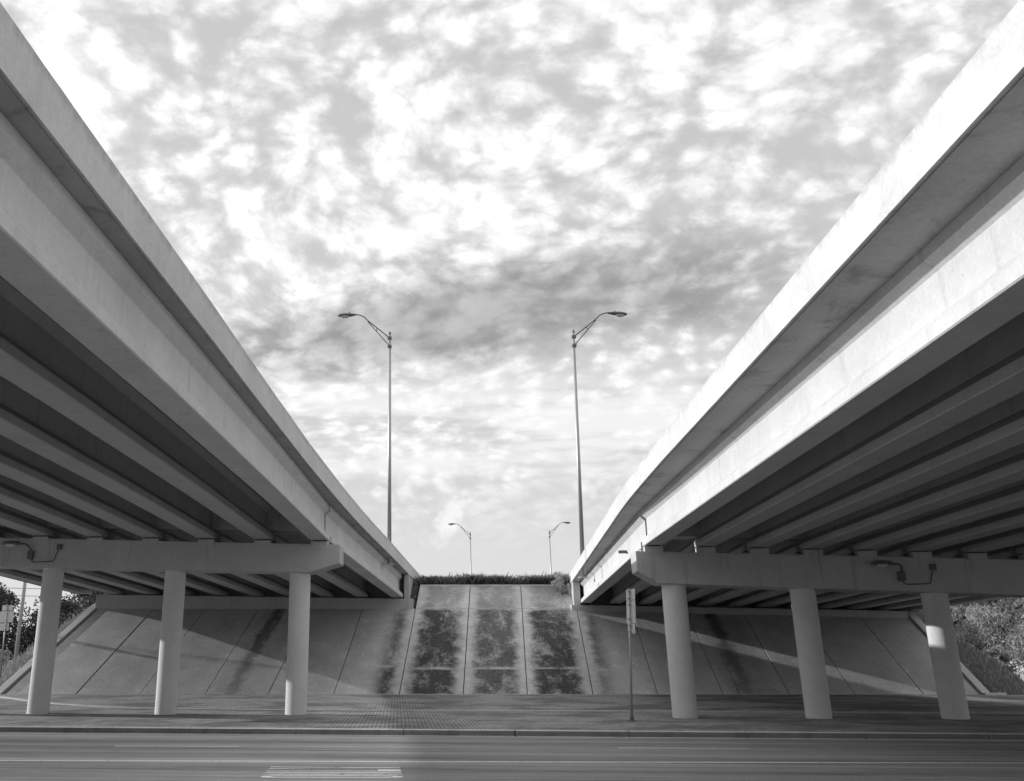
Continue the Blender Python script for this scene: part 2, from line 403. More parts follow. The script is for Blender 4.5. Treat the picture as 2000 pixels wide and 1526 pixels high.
# the word ONLY, read from the right-hand approach
def only_mark():
    V, F = [], []
    def quad(*pts):
        n = len(V)
        for (a, b) in pts: V.append((.10 - b * 2.35 + a * -.06, 15.86 + a * 1.78, .004))   # a across the lane (0..1), b up the letter
        F.append(tuple(range(n, n + len(pts))))
    s = .052; bw = .07
    def vert(a, b0=0., b1=1.): quad((a, b0), (a + s, b0), (a + s, b1), (a, b1))
    def ring(a0, a1):
        n = 28
        for k in range(n):
            t0, t1 = 2 * math.pi * k / n, 2 * math.pi * (k + 1) / n
            c = (a0 + a1) / 2; rx = (a1 - a0) / 2
            def pt(t, f, g_):
                cx, sy = math.cos(t), math.sin(t)
                e = 2 / 4.
                return (c + f * math.copysign(abs(cx) ** e, cx), .5 + g_ * math.copysign(abs(sy) ** e, sy))
            quad(pt(t0, rx, .5), pt(t1, rx, .5), pt(t1, rx - s, .5 - bw), pt(t0, rx - s, .5 - bw))
    ring(0, .20)                                                       # O
    vert(.27); vert(.42)                                               # N
    quad((.27 + s, 1.), (.27 + s, .86), (.42, 0.), (.42, .14))
    vert(.55); quad((.55 + s, 0.), (.72, 0.), (.72, .17), (.55 + s, .17))   # L
    vert(.865, 0., .5)                                                 # Y
    quad((.865, .5), (.89, .42), (.83, 1.), (.78, 1.)); quad((.89, .42), (.917, .5), (1.0, 1.), (.95, 1.))
    return V, F
V, F = only_mark()
om = mesh('lane_word_only', V, F, 'road_paint', road)
for p in om.data.polygons:
    if p.normal.z < 0: p.flip()
# brick paving between kerb and slope
def paving():
    V, F = [], []
    xs = np.linspace(-150, 150, 76); ts = [.16, 3, 6.5, 8, 9, 12, 15, 18, 21.4]
    for x in xs:
        k = kerb_y(x)
        for t in ts:
            y = k + t if t < 21 else max(k + 19, YT - .28)
            if t >= 21: y = YT - .28
            elif t > 9: y = k + 9 + (YT - .28 - k - 9) * (t - 9) / (21.4 - 9)
            V.append((x, y, float(np.interp(t, [0, 6.5, 9, 21], [.15, .20, .24, .50]))))
    m = len(ts)
    for i in range(len(xs) - 1):
        for j in range(m - 1): F.append((i * m + j, (i + 1) * m + j, (i + 1) * m + j + 1, i * m + j + 1))
    return V, F
pav = tag(mesh('pavement', *paving(), 'brick_paving', smooth=True), kind='structure')
def pave_h(X, Y):
    k = kerb_y(X); t = Y - k
    if t > 9: t = 9 + (Y - k - 9) * (21.4 - 9) / (YT - .28 - k - 9)
    return float(np.interp(t, [0, 6.5, 9, 21], [.15, .20, .24, .50]))
# kerb: one stone after another, with its gutter
kerb = empty('kerb', (0, kerb_y(0), 0)); tag(kerb, kind='structure')
kd = Vector((27.1, -3.0, 0)).normalized(); kn = Vector((-kd.y, kd.x, 0))
def kerb_stone(c, L):
    prof = [(0., -.02), (.0, .10), (.012, .135), (.045, .153), (.16, .156), (.16, -.02)]
    V, F = [], []
    for s in (-L / 2, L / 2):
        for (t, z) in prof: V.append(Vector((c.x, c.y, z)) + kd * s + kn * t)
    n = len(prof)
    for j in range(n): F.append((j, (j + 1) % n, n + (j + 1) % n, n + j))
    F += [tuple(range(n))[::-1], tuple(range(n, 2 * n))]
    return V, F
j0 = Vector((.17, kerb_y(.17), 0)); STEP = 2.97
for k in range(-13, 14):
    c = j0 + kd * (STEP * (k + .5)) + kn * random.uniform(-.006, .006)
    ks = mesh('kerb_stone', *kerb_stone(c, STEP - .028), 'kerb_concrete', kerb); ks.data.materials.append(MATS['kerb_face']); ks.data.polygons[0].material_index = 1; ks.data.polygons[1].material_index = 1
    a = c - kd * (STEP / 2 - .012); b = c + kd * (STEP / 2 - .012)
    z0 = .006
    mesh('gutter_slab', *hexa([tuple(p) for p in ((a - kn * .18) + Vector((0, 0, -.05)), (b - kn * .18) + Vector((0, 0, -.05)), b + Vector((0, 0, -.05)), a + Vector((0, 0, -.05)),
        (a - kn * .18) + Vector((0, 0, z0 + .006)), (b - kn * .18) + Vector((0, 0, z0 + .006)), b + Vector((0, 0, z0)), a + Vector((0, 0, z0)))]), 'kerb_concrete', kerb)
# concrete edging strip across the brickwork, curving away at its end
ed_pts = [(-60, 62), (-38, 55), (-26, 49.5), (-18.6, 44.4), (-15.9, 41.2), (-13.2, 38.6), (-9.2, 36.2), (-3.3, 34.9), (4.1, 34.3), (13, 33.5), (18.6, 32.8), (30, 31.4), (60, 28)]
def catmull(P, n=10):
    P = [Vector(p + (0,)) if len(p) == 2 else Vector(p) for p in P]; out = []
    for i in range(len(P) - 1):
        p0, p1, p2, p3 = P[max(i - 1, 0)], P[i], P[i + 1], P[min(i + 2, len(P) - 1)]
        for k in range(n):
            t = k / n
            out.append(.5 * ((2 * p1) + (-p0 + p2) * t + (2 * p0 - 5 * p1 + 4 * p2 - p3) * t * t + (-p0 + 3 * p1 - 3 * p2 + p3) * t ** 3))
    return out + [P[-1]]
edging = empty('edging', (0, 34.6, .22)); tag(edging, kind='structure')
ec = catmull(ed_pts[3:]); dist = [0.]
for i in range(1, len(ec)): dist.append(dist[-1] + (ec[i] - ec[i - 1]).length)
def at_len(s): 
    return Vector((float(np.interp(s, dist, [p.x for p in ec])), float(np.interp(s, dist, [p.y for p in ec])), 0))
s = 0.
while s < dist[-1] - 3:
    V, F = [], []; n = 5
    for k in range(n):
        p = at_len(s + .015 + (2.97) * k / (n - 1)); q = at_len(s + .03 + 2.97 * k / (n - 1)); t = (at_len(s + .1 + 2.97 * k / (n - 1)) - p).normalized(); nn = Vector((-t.y, t.x, 0))
        for w, dz in ((-.12, -.05), (-.12, .035), (.12, .045), (.12, -.05)):
            r = p + nn * w; V.append((r.x, r.y, pave_h(r.x, r.y) + dz))
    for k in range(n - 1):
        for j in range(4): F.append((k * 4 + j, k * 4 + (j + 1) % 4, k * 4 + 4 + (j + 1) % 4, k * 4 + 4 + j))
    F += [(0, 1, 2, 3), tuple(range((n - 1) * 4, n * 4))[::-1]]
    e = mesh('edging_stone', V, F, 'edging_concrete', edging); s += 3.0

# ------------------------------------------------------------------ embankment terrain
def terr_z(X, Y):
    Yc = min(Y, YTOP)
    z = slope_z(Yc) - .14
    if Y > YTOP: z += min((Y - YTOP) * .02, .4)
    if Y < YT: return -.2
    if 53.0 < Y < 55.6 and (XL(Y) < X < 1.0 or 10.6 < X < XR(Y)): z = min(z, 4.2)
    out = max(XL(Yc) - .25 - X, X - XR(Yc) - .25, 0)
    return max(z - .75 * out, -.1 + .02 * math.sin(X * .7 + Y * .4))
def terrain():
    xs = sorted(set(np.round(np.concatenate([np.linspace(-70, -26, 12), np.linspace(-25, -14, 34), np.linspace(-13, 26, 20), np.linspace(27, 40, 34), np.linspace(41, 90, 12)]), 3)))
    ys = sorted(set(np.round(np.concatenate([[YT - .02, YT + .001], np.linspace(47.2, 57, 26), [58, 60, 64, 70, 80, 100, 130, 200, 320]]), 3)))
    V = [(x, y, terr_z(x, y)) for x in xs for y in ys]; m = len(ys); F = []
    for i in range(len(xs) - 1):
        for j in range(m - 1): F.append((i * m + j, (i + 1) * m + j, (i + 1) * m + j + 1, i * m + j + 1))
    return V, F
emb = tag(mesh('embankment', *terrain(), 'bare_earth', smooth=True), kind='structure')

# paved slope: panels between joints
slope = empty('paved_slope', (5, YT, ZT))
tag(slope, 'stained concrete panel slope climbing from brick paving to the abutments of both bridges', 'paved slope')
toe_x = [-19.75 + .35, -15.9, -12.73, -9.5, -6.38, -3.15, .08, 3.25, 6.42, 9.67, 12.87, 16.1, 19.37, 22.6, 26.0, 29.05 - .25]
jd = lambda x: float(np.interp(x, [-20, -16, -9, -3, 0, 10, 29], [.26, .22, .185, .15, .134, .118, .10]))
def jx(i, Y): return toe_x[i] + jd(toe_x[i]) * (Y - YT)
def bench(x): return float(np.interp(x, [10, 29], [53.86, 53.12])) if x > 9.8 else 54.05
def panel(i, Y0, Y1, stain, water=0., bias=0.):
    g_ = .020; th = .13
    c = []
    for (k, Y, sgx, sgy) in ((i, Y0, 1, 1), (i + 1, Y0, -1, 1), (i + 1, Y1, -1, -1), (i, Y1, 1, -1)):
        if Y == 54.05 and i > 8: Y = bench(jx(k, 54))
        y = Y + sgy * (.018 if Y == YT else .007); x = jx(k, y) + sgx * g_; c.append((x, y))
    lift = random.uniform(-.008, .012)
    top = [(x, y, slope_z(y) + lift) for x, y in c]; bot = [(x, y + .05, slope_z(y) - th) for x, y in c]
    V, F = hexa(bot + top)
    uv = {k: q for k, q in enumerate([(0, 0), (1, 0), (1, 1), (0, 1)] * 2)}
    o = mesh('panel', V, F, 'slope_panel', slope, uv=uv)
    o.color = (stain, bias, water, 1)
    return bevel(o, .02, 2)
for i in range(len(toe_x) - 1):
    if 6 <= i <= 8:
        st = (1., .88, 1.)[i - 6]
        panel(i, YT, 48.65, st); panel(i, 48.65, 54.05, st); panel(i, 54.05, YTOP, .5)
    elif i == 5: panel(i, YT, 48.8, 1., bias=1.); panel(i, 48.8, 54.05, .8, bias=1.)
    elif i == 9: panel(i, YT, 48.5, .6, bias=.5); panel(i, 48.5, 54.05, .8, bias=.5)
    else: panel(i, YT, 54.05, {3: .1, 11: .25}.get(i, .06), water={3: .9, 11: .7}.get(i, .1))
mesh('toe_strip', *hexa([(-19.6, YT - .27, .3), (29, YT - .27, .3), (29, YT - .06, .3), (-19.6, YT - .06, .3), (-19.6, YT - .27, .515), (29, YT - .27, .515), (29, YT - .06, .52), (-19.6, YT - .06, .52)]), 'edging_concrete', slope)
mesh('crest_beam', *hexa([(jx(6, YTOP) + .02, YTOP, 6.2), (jx(9, YTOP) - .1, YTOP, 6.2), (jx(9, YTOP) - .1, YTOP + .2, 6.2), (jx(6, YTOP) + .02, YTOP + .2, 6.2),
     (jx(6, YTOP) + .02, YTOP, slope_z(YTOP) + .05), (jx(9, YTOP) - .1, YTOP, slope_z(YTOP) + .05), (jx(9, YTOP) - .1, YTOP + .2, slope_z(YTOP) + .08), (jx(6, YTOP) + .02, YTOP + .2, slope_z(YTOP) + .08)]), 'kerb_concrete', slope)
def coping(xf, side, top):
    ys = [YT - .35, 49.0, 51.4, 54.35]
    for k in range(3):
        y0, y1 = ys[k] + .012, ys[k + 1] - .012; P = []
        for dz in (-.45, top):
            for (y, w) in ((y0, -.21), (y0, .21), (y1, .21), (y1, -.21)): P.append((xf(y) + w, y, slope_z(y) + dz))
        bevel(mesh('coping', *hexa(P), 'coping_concrete', slope), .02)
coping(XL, -1, .10); coping(XR, 1, .14)
bevel(mesh('coping_foot', *box(28.65, 29.7, YT - .62, YT - .36, .2, .60), 'coping_concrete', slope), .02)

# ------------------------------------------------------------------ bridges
PARAPET = [(0, -.004), (0, .68), (.02, .70), (.20, .70), (.22, .68), (.28, .42), (.42, .30), (.42, .204), (.034, .204), (.034, -.004)]
def girder_profile(d, w, s):
    # s=+1: first edge on the left (v increasing to the right); outline of a prestressed I girder
    k = d / 1.37; tw = .10
    h = [0, .20 * k, .43 * k, 1.02 * k, 1.17 * k, d]
    half = w / 2; th = .255
    L = [(-half, h[0] + .02), (-half, h[1]), (-tw, h[2]), (-tw, h[3]), (-th, h[4]), (-th, h[5])]
    Rr = [(-a, b) for a, b in L[::-1]]
    P = [(-half + .02, 0)] + L + Rr + [(half - .02, 0)]
    return [(a + s * half, b) for a, b in P]
class Bridge: pass
def build_bridge(side):
    b = Bridge(); S = side                                             # -1 shaded bridge, +1 sunlit bridge
    if S < 0:
        root = empty('highway_bridge', W(32.6, -14, .2)); near = [(-5, -5.10, 4.70), (8, -5.10, 4.70), (16, -5.09, 4.69), (24, -5.04, 4.60), (32.46, -4.97, 4.43)]
        far0, far1 = (32.74, -4.95, 4.43), (-3.80, 4.02)
        n, sp, w, d = 10, 2.08, .66, 1.36; cf0, cf1 = -.027, -.012
        edge = [(-5, -4.79), (20, -4.79), (26, -4.74), (32.6, -4.55), (36.5, -4.40), (40.6, -4.20), (45.4, -3.92), (55, -3.44), (62, -3.10), (68, -2.8)]
        zs = [(-5, 6.06), (16, 6.05), (24, 5.96), (32.6, 5.79), (55, 5.38), (68, 5.2)]
        ue, ph = 32.6, .70
        wid = 20.3; ncol, col0, cstep, cr = 4, -6.05, -4.62, .375
    else:
        root = empty('highway_bridge', W(31.5, 15, .2)); near = [(-5, 5.98, 4.0), (15, 5.98, 4.0), (31.36, 5.97, 4.0)]
        far0, far1 = (31.64, 5.97, 3.98), (6.61, 3.70)
        n, sp, w, d = 12, 1.73, .60, 1.27; cf0, cf1 = -.032, -.024
        edge = [(-5, 5.18), (24, 5.18), (29, 5.25), (35.4, 5.47), (43.5, 5.75), (55.7, 6.17), (62, 6.5), (68, 6.85)]
        zs = [(-5, 5.27), (31.6, 5.27), (55, 4.97), (68, 4.85)]
        ue, ph = 31.5, .63
        wid = 20.9; ncol, col0, cstep, cr = 5, 6.92, 4.2, .395
    YE = 54.95
    cf = lambda u: float(np.interp(u, [ue, 55], [cf0, cf1]))
    us = [-5] + list(np.arange(-2, 66, 1.5)) + [67]
    # girders: each one straight between its bearings, two spans
    dia_v = []
    for i in range(n):
        off = S * i * sp
        prof = girder_profile(d, w, S)
        path = [(u, v + off, z + H + cf0 * off, 0.) for u, v, z in near]
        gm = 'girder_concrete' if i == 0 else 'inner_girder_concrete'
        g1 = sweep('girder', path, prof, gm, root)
        v1 = far1[0] + off; u1 = (YE + v1 * SA) / CA
        z1 = far1[1] + H + cf1 * off
        g2 = sweep('girder', [(far0[0], far0[1] + off, far0[2] + H + cf0 * off, 0.), (u1, v1, z1, 0.)], prof, gm, root)
        # bearing pads on the cap and on the abutment seat
        for (uu, vv, zz) in ((near[-1][0] - .22, near[-1][1] + off + S * w / 2, near[-1][2] + H + cf0 * off), (far0[0] + .22, far0[1] + off + S * w / 2, far0[2] + H + cf0 * off)):
            V, F = hexa([W(uu + a, vv + c, zz - h) for h in (.04, -.01) for a, c in ((-.11, -.22), (-.11, .22), (.11, .22), (.11, -.22))])
            mesh('bearing_pad', V, F, 'rubber', root)
            V, F = hexa([W(uu + a, vv + c, zz - h) for h in (.3, .04) for a, c in ((-.16, -.30), (-.16, .30), (.16, .30), (.16, -.30))])
            mesh('bearing_seat', V, F, 'cap_concrete', root)
        V, F = hexa([W(u1 - .3 + a, v1 + S * w / 2 + c, z1 - h) for h in (.08, .0) for a, c in ((-.13, -.24), (-.13, .24), (.13, .24), (.13, -.24))])
        mesh('bearing_pad', V, F, 'rubber', root)
        if i < n - 1:                                                # end diaphragms between neighbouring webs
            va = S * (w / 2 + .10); vb = S * (sp + w / 2 - .10)
            for (u_, vv, zz, dirn) in ((near[-1][0], near[-1][1], near[-1][2], -1), (far0[0], far0[1], far0[2], 1)):
                P = []
                for h in (.34, d - .01):
                    for a, c in ((0, va), (0, vb), (.25 * dirn, vb), (.25 * dirn, va)): P.append(W(u_ + a, vv + off + c, zz + H + cf0 * (off + c) + h))
                o = mesh('diaphragm', *hexa(P), 'cap_concrete', root); fixn(o)
    # deck slab, parapets
    path = [(u, lerp(edge, u), lerp(zs, u) + H, cf(u)) for u in us if u <= 59]
    ow = abs(near[0][1] - edge[0][1]) + .34
    sl = [(S * .038, .0), (S * .038, .20), (S * ow, .20), (S * ow, 0)]
    sweep('overhang_slab', path, sl, 'slab_concrete', root)
    sl = [(S * (ow + .003), .0), (S * (ow + .003), .20), (S * (wid - .038), .20), (S * (wid - .038), 0)]
    sweep('deck_slab', path, sl, 'deck_underside_shade', root)
    ppath = [(u, lerp(edge, u), lerp(zs, u) + H, 0.) for u in us]
    k = ph / .70
    prof = [(S * a, c * k + (.0)) for a, c in PARAPET]
    def seg(u0, u1): return [p for p in [(u, lerp(edge, u), lerp(zs, u) + H, 0.) for u in sorted(set([u0] + [x for x in us if u0 < x < u1] + [u1]))]]
    cuts = [-5, ue, 55.6, 67]
    for a, c in zip(cuts[:-1], cuts[1:]): sweep('parapet', seg(a + .012, c - .012), prof, 'parapet_concrete', root)
    oprof = [(S * (wid - a * 1.), c * k + 0) for a, c in [(x * 1., y) for x, y in PARAPET]]
    opath = [(u, lerp(edge, u), lerp(zs, u) + H + cf(u) * S * wid, 0.) for u in us if u <= 59]
    sweep('parapet', opath, oprof, 'parapet_concrete', root)
    # drip bead under the slab edge
    sweep('drip_bead', [(u, lerp(edge, u), lerp(zs, u) + H, 0.) for u in us if u <= 55], [(S * .075, -.014), (S * .10, -.014), (S * .10, .01), (S * .075, .01)], 'slab_concrete', root)
    # bent cap
    uf, ub = ue - .5, ue + .5
    if S < 0: top = [(-4.55, 5.97), (-26, 5.97 + .031 * 21.45)]; bot = [(-4.55, 5.31), (-5.62, 5.0), (-25, 5.0 + .026 * 19.4), (-26, 5.0 + .026 * 19.4 + .3)]
    else: top = [(5.65, 5.51), (26.2, 5.51 - .032 * 20.5)]; bot = [(5.66, 4.84), (6.36, 4.43), (25.4, 4.43 - .039 * 19), (26.2, 4.43 - .039 * 19 + .3)]
    ring = top + bot[::-1]; m = len(ring)
    V = [W(uf, v, z) for v, z in ring] + [W(ub, v, z) for v, z in ring]
    F = [tuple(range(m)), tuple(range(m, 2 * m))[::-1]] + [(j, m + j, m + (j + 1) % m, (j + 1) % m) for j in range(m)]
    o = mesh('cap_beam', V, F, 'cap_concrete', root); fixn(o); bevel(o, .025, 2)
    # columns
    for k in range(ncol):
        v = col0 + cstep * k; x, y, _ = W(ue + .0, v, 0)
        zb = pave_h(x, y) - .25
        zt = float(np.interp(abs(v), [abs(bot[1][0]), abs(bot[2][0])], [bot[1][1], bot[2][1]])) + .02
        nseg = 48; Vc = [(x + cr * math.cos(t), y + cr * math.sin(t), z) for z in (zb, zb + (zt - zb) * .5, zt) for t in np.linspace(0, 2 * math.pi, nseg, endpoint=False)]
        Fc = [(r * nseg + j, r * nseg + (j + 1) % nseg, (r + 1) * nseg + (j + 1) % nseg, (r + 1) * nseg + j) for r in (0, 1) for j in range(nseg)]
        mesh('column', Vc, Fc, 'column_concrete', root, smooth=True)
    # abutment: seat, back wall, cheek and wing wall
    Yf = 54.0
    if S < 0: xa, za, xb, zb_ = .95, 5.66, -17.75, 5.90
    else: xa, za, xb, zb_ = 10.2, 5.30, 29.4, 4.90
    lo = 4.0 if S < 0 else 3.6
    zl = .0
    Yb = Yf if S < 0 else 53.08
    Ya = Yf if S < 0 else 53.82
    P = [(xa, Ya, lo), (xb, Yb, lo), (xb, Yf + 1.3, lo), (xa, Yf + 1.3, lo), (xa, Ya, za), (xb, Yb, zb_), (xb, Yf + 1.3, zb_), (xa, Yf + 1.3, za)]
    o = mesh('abutment_seat', *hexa(P), 'abutment_concrete', root); fixn(o); bevel(o, .02)
    zt = lerp(zs, 55) + H
    xi = W(55, lerp(edge, 55), 0)[0]
    P = [(xi, Yf + 1.3, lo), (xb, Yf + 1.3, lo), (xb, Yf + 1.7, lo), (xi, Yf + 1.7, lo), (xi, Yf + 1.3, zt - .01), (xb, Yf + 1.3, zt - .02 + cf1 * S * abs(xb - xi)), (xb, Yf + 1.7, zt - .02 + cf1 * S * abs(xb - xi)), (xi, Yf + 1.7, zt - .01)]
    o = mesh('back_wall', *hexa(P), 'abutment_concrete', root); fixn(o)
    ve = lerp(edge, 55); gv = far1[0]
    cw = abs(gv - ve) + .02
    uc0 = (Yf - .05 + ve * SA) / CA
    P = [W(u, v, z) for z in (4.2, zt - .004) for u, v in ((uc0 + .02, ve + S * .03), (uc0 + .02, ve + S * (cw - .06)), (uc0 + 1.2, ve + S * (cw + .1)), (uc0 + 1.2, ve + S * .05))]
    o = mesh('cheek_wall', *hexa(P), 'abutment_concrete', root); fixn(o); bevel(o, .02)
    P = []
    for z in (3.5, None):
        for u, t in ((uc0 + 1.22, .05), (uc0 + 1.22, .33), (66.5, .33), (66.5, .05)): P.append(W(u, lerp(edge, u) + S * t, z if z else lerp(zs, u) + H - .004))
    o = mesh('wing_wall', *hexa(P), 'abutment_concrete', root); fixn(o)
    b.root = root; b.edge = lambda u: lerp(edge, u); b.top = lambda u: lerp(zs, u) + H + ph; b.uf = uf; b.bot = bot; b.far0 = far0; b.far1 = far1; b.d = d
    return b
def fixn(o):
    bm = bmesh.new(); bm.from_mesh(o.data); bmesh.ops.recalc_face_normals(bm, faces=bm.faces); bm.to_mesh(o.data); bm.free()
BL = build_bridge(-1); BR = build_bridge(1)
tag(BL.root, 'concrete girder highway bridge with its median-facing parapet and girder in shade', 'bridge', 'twin highway bridges')
tag(BR.root, 'concrete girder highway bridge with its median-facing parapet and girder in full sun', 'bridge', 'twin highway bridges')
# drain spout on the sunlit bridge's outer girder
u = 36.2; t = (u - BR.far0[0]) / (55 - BR.far0[0]); vv = BR.far0[1] + (BR.far1[0] - BR.far0[1]) * t; zz = BR.far0[2] + (BR.far1[1] - BR.far0[2]) * t + H
V, F = tube(catmull([W(u + .1, vv + .25, zz + .50), W(u + .08, vv - .02, zz + .50), W(u, vv - .10, zz + .49), W(u - .14, vv - .12, zz + .47)], 4), .062, 14)
mesh('drain_spout', V, F, 'dark_metal', BR.root)
# roads carried on beyond the abutments
for S, br in ((-1, BL), (1, BR)):
    V, F = [], []
    for k, u in enumerate(np.linspace(56.2, 300, 20)):
        v = br.edge(min(u, 68)) + (u - 68) * .05 * (u > 68); z = br.top(min(u, 68)) - .55
        V += [W(u, v + S * .5, z), W(u, v + S * 19.5, z)]
        if k: n = len(V); F.append((n - 4, n - 3, n - 1, n - 2))
    tag(mesh('approach_road', V, F, 'asphalt'), kind='structure')

# ------------------------------------------------------------------ street lights
def street_light(height, reach, rise):
    root = empty('street_light', (0, 0, 0))
    V, F = tube([(0, 0, 0), (0, 0, height)], [.115, .062], 16); mesh('pole', V, F, 'galvanized', root, smooth=True)
    mesh('base_plate', *box(-.2, .2, -.2, .2, -.02, .04), 'galvanized', root)
    V, F = tube([(0, 0, height), (0, 0, height + .05), (0, 0, height + .16)], [.075, .075, .02], 12); mesh('pole_cap', V, F, 'lamp_metal', root)
    hz = height - .25
    up = [(0, 0, hz), (.62 * reach, 0, hz + .72 * rise), (.72 * reach, 0, hz + .86 * rise), (.82 * reach, 0, hz + .95 * rise), (.92 * reach, 0, hz + rise), (reach, 0, hz + rise)]
    V, F = tube(catmull(up, 4), .033, 8); arm = mesh('arm', V, F, 'lamp_metal', root, smooth=True)
    V, F = tube([(0, 0, hz - .5), (.64 * reach, 0, hz + .70 * rise)], .027, 8); mesh('brace', V, F, 'lamp_metal', root)
    t = .38
    V, F = tube([(t * reach, 0, hz + .72 * rise * t / .62), (t * reach, 0, hz - .5 + (.70 * rise + .5) * t / .64)], .022, 8); mesh('strut', V, F, 'lamp_metal', root)
    for z in (hz, hz - .5):
        mesh('clamp', *box(-.10, .12, -.09, .09, z - .07, z + .07), 'lamp_metal', root)
    # cobra-head luminaire
    secs = [(0, .05, .05, 0), (.12, .09, .07, .0), (.30, .15, .10, -.01), (.55, .18, .12, -.02), (.80, .17, .11, -.03), (.93, .11, .07, -.03), (.98, .02, .02, -.03)]
    V, F = [], []; n = 14
    for (dx, ry, rz, zc) in secs:
        for k in range(n):
            th = 2 * math.pi * k / n; V.append((reach - .04 + dx * 1.08, ry * math.cos(th), hz + rise + zc + rz * math.sin(th) * (.75 if math.sin(th) < 0 else 1)))
    for i in range(len(secs) - 1):
        for k in range(n): F.append((i * n + k, i * n + (k + 1) % n, (i + 1) * n + (k + 1) % n, (i + 1) * n + k))
    F += [tuple(range(n)), tuple((len(secs) - 1) * n + k for k in range(n))[::-1]]
    head = mesh('lamp_head', V, F, 'lamp_metal', root, smooth=True)
    V, F = [], []
    for i, (f, r) in enumerate(((0, 1.), (-.05, .9), (-.09, .55), (-.10, .0))):
        for k in range(n): th = 2 * math.pi * k / n; V.append((reach + .62 + .26 * r * math.cos(th), .14 * r * math.sin(th), hz + rise - .085 + f))
    for i in range(3):
        for k in range(n): F.append((i * n + k, i * n + (k + 1) % n, (i + 1) * n + (k + 1) % n, (i + 1) * n + k))
    lens = mesh('lens', V, F, 'lamp_glass', smooth=True); lens.parent = head
    V, F = tube([(reach + .35, 0, hz + rise + .08), (reach + .35, 0, hz + rise + .17)], .035, 8); pc = mesh('photocell', V, F, 'dark_metal'); pc.parent = head
    return root
def copy_tree(o, parent=None):
    c = o.copy(); col.objects.link(c)
    if parent is not None: c.parent = parent; c.matrix_parent_inverse = o.matrix_parent_inverse
    for ch in o.children: copy_tree(ch, c)
    return c
sl0 = street_light(12.8, 1.95, 1.45)
def place_light(o, p, rz, lean, label):
    o.location = p; o.rotation_euler = (0, lean, rz); tag(o, label, 'street light', 'street lights along the two roads')
place_light(sl0, W(47.0, BL.edge(47.0) - .22, 6.9), R(180 - 3), R(0.0), 'tall galvanized street light by the shaded parapet, arm reaching over the shaded bridge')
s2 = copy_tree(sl0); s2.scale = (1.08, 1.08, 1.08); place_light(s2, (9.80, 48.0, 6.3), R(4), R(1.2), 'tall galvanized street light by the sunlit parapet, arm reaching over the sunlit bridge')
s3 = copy_tree(sl0); place_light(s3, (9.9, 122, 6.6), R(180), 0, 'distant street light behind the crest weeds, arm pointing toward the shaded bridge')
s4 = copy_tree(sl0); place_light(s4, (20.6, 122, 6.8), R(0), R(.3), 'distant street light behind the crest weeds, arm pointing toward the sunlit bridge')

# ------------------------------------------------------------------ lamps bolted to the pier caps
def pier_lamp(mirror):
    root = empty('pier_lamp', (0, 0, 0)); s = -1 if mirror else 1
    V, F = tube(catmull([(.62 * s, -.05, .0), (.62 * s, -.18, .14), (.55 * s, -.30, .26), (.40 * s, -.36, .32), (.1 * s, -.36, .34)], 4), .04, 8); mesh('bracket', V, F, 'dark_metal', root, smooth=True)
    secs = [(.22, .05, .05), (.1, .10, .08), (-.15, .16, .10), (-.42, .14, .09), (-.56, .05, .04)]; V, F = [], []; n = 12
    for (dx, ry, rz) in secs:
        for k in range(n): th = 2 * math.pi * k / n; V.append((dx * s, -.36 + ry * math.cos(th), .36 + rz * math.sin(th)))
    for i in range(len(secs) - 1):
        for k in range(n): F.append((i * n + k, i * n + (k + 1) % n, (i + 1) * n + (k + 1) % n, (i + 1) * n + k))
    F += [tuple(range(n)), tuple((len(secs) - 1) * n + k for k in range(n))[::-1]]
    h = mesh('lamp_head', V, F, 'dark_metal', root, smooth=True); fixn(h)
    V, F = [], []
    for (f, r) in ((0, 1.), (-.06, .85), (-.11, .4), (-.115, 0)):
        for k in range(n): th = 2 * math.pi * k / n; V.append((-.18 * s + .25 * r * math.cos(th), -.36 + .14 * r * math.sin(th), .30 + f))
    for i in range(3):
        for k in range(n): F.append((i * n + k, i * n + (k + 1) % n, (i + 1) * n + (k + 1) % n, (i + 1) * n + k))
    l = mesh('lens', V, F, 'lamp_glass', smooth=True); l.parent = h; fixn(l)
    bevel(mesh('ballast_box', *box(.50 if s > 0 else -.74, .74 if s > 0 else -.50, -.16, .02, -.30, .06), 'dark_metal', root), .02)
    V, F = tube(catmull([(.64 * s, -.05, -.28), (.72 * s, -.05, -.40), (.9 * s, -.05, -.42), (1.5 * s, -.05, -.40), (1.66 * s, -.05, -.36), (1.74 * s, -.05, -.1), (1.84 * s, -.05, .12)], 5), .022, 8); mesh('conduit', V, F, 'dark_metal', root, smooth=True)
    bevel(mesh('junction_box', *box(1.74 * s if s > 0 else -1.96, 1.96 if s > 0 else -1.74, -.10, .02, .10, .34), 'dark_metal', root), .02)
    return root
p = W(BL.uf, -16.5, 5.80); l1 = pier_lamp(False); l1.scale = (.85, .85, .85); l1.location = p; l1.rotation_euler = (0, 0, -A)
tag(l1, 'dark lamp with conduit and junction box bolted to the cap of the shaded bridge', 'wall lamp', 'lamps on the pier caps')
p = W(BR.uf, 13.6, 4.70); l2 = pier_lamp(False); l2.scale = (.85, .85, .85); l2.location = p; l2.rotation_euler = (0, 0, -A)
tag(l2, 'dark lamp with conduit and junction box bolted to the cap of the sunlit bridge', 'wall lamp', 'lamps on the pier caps')

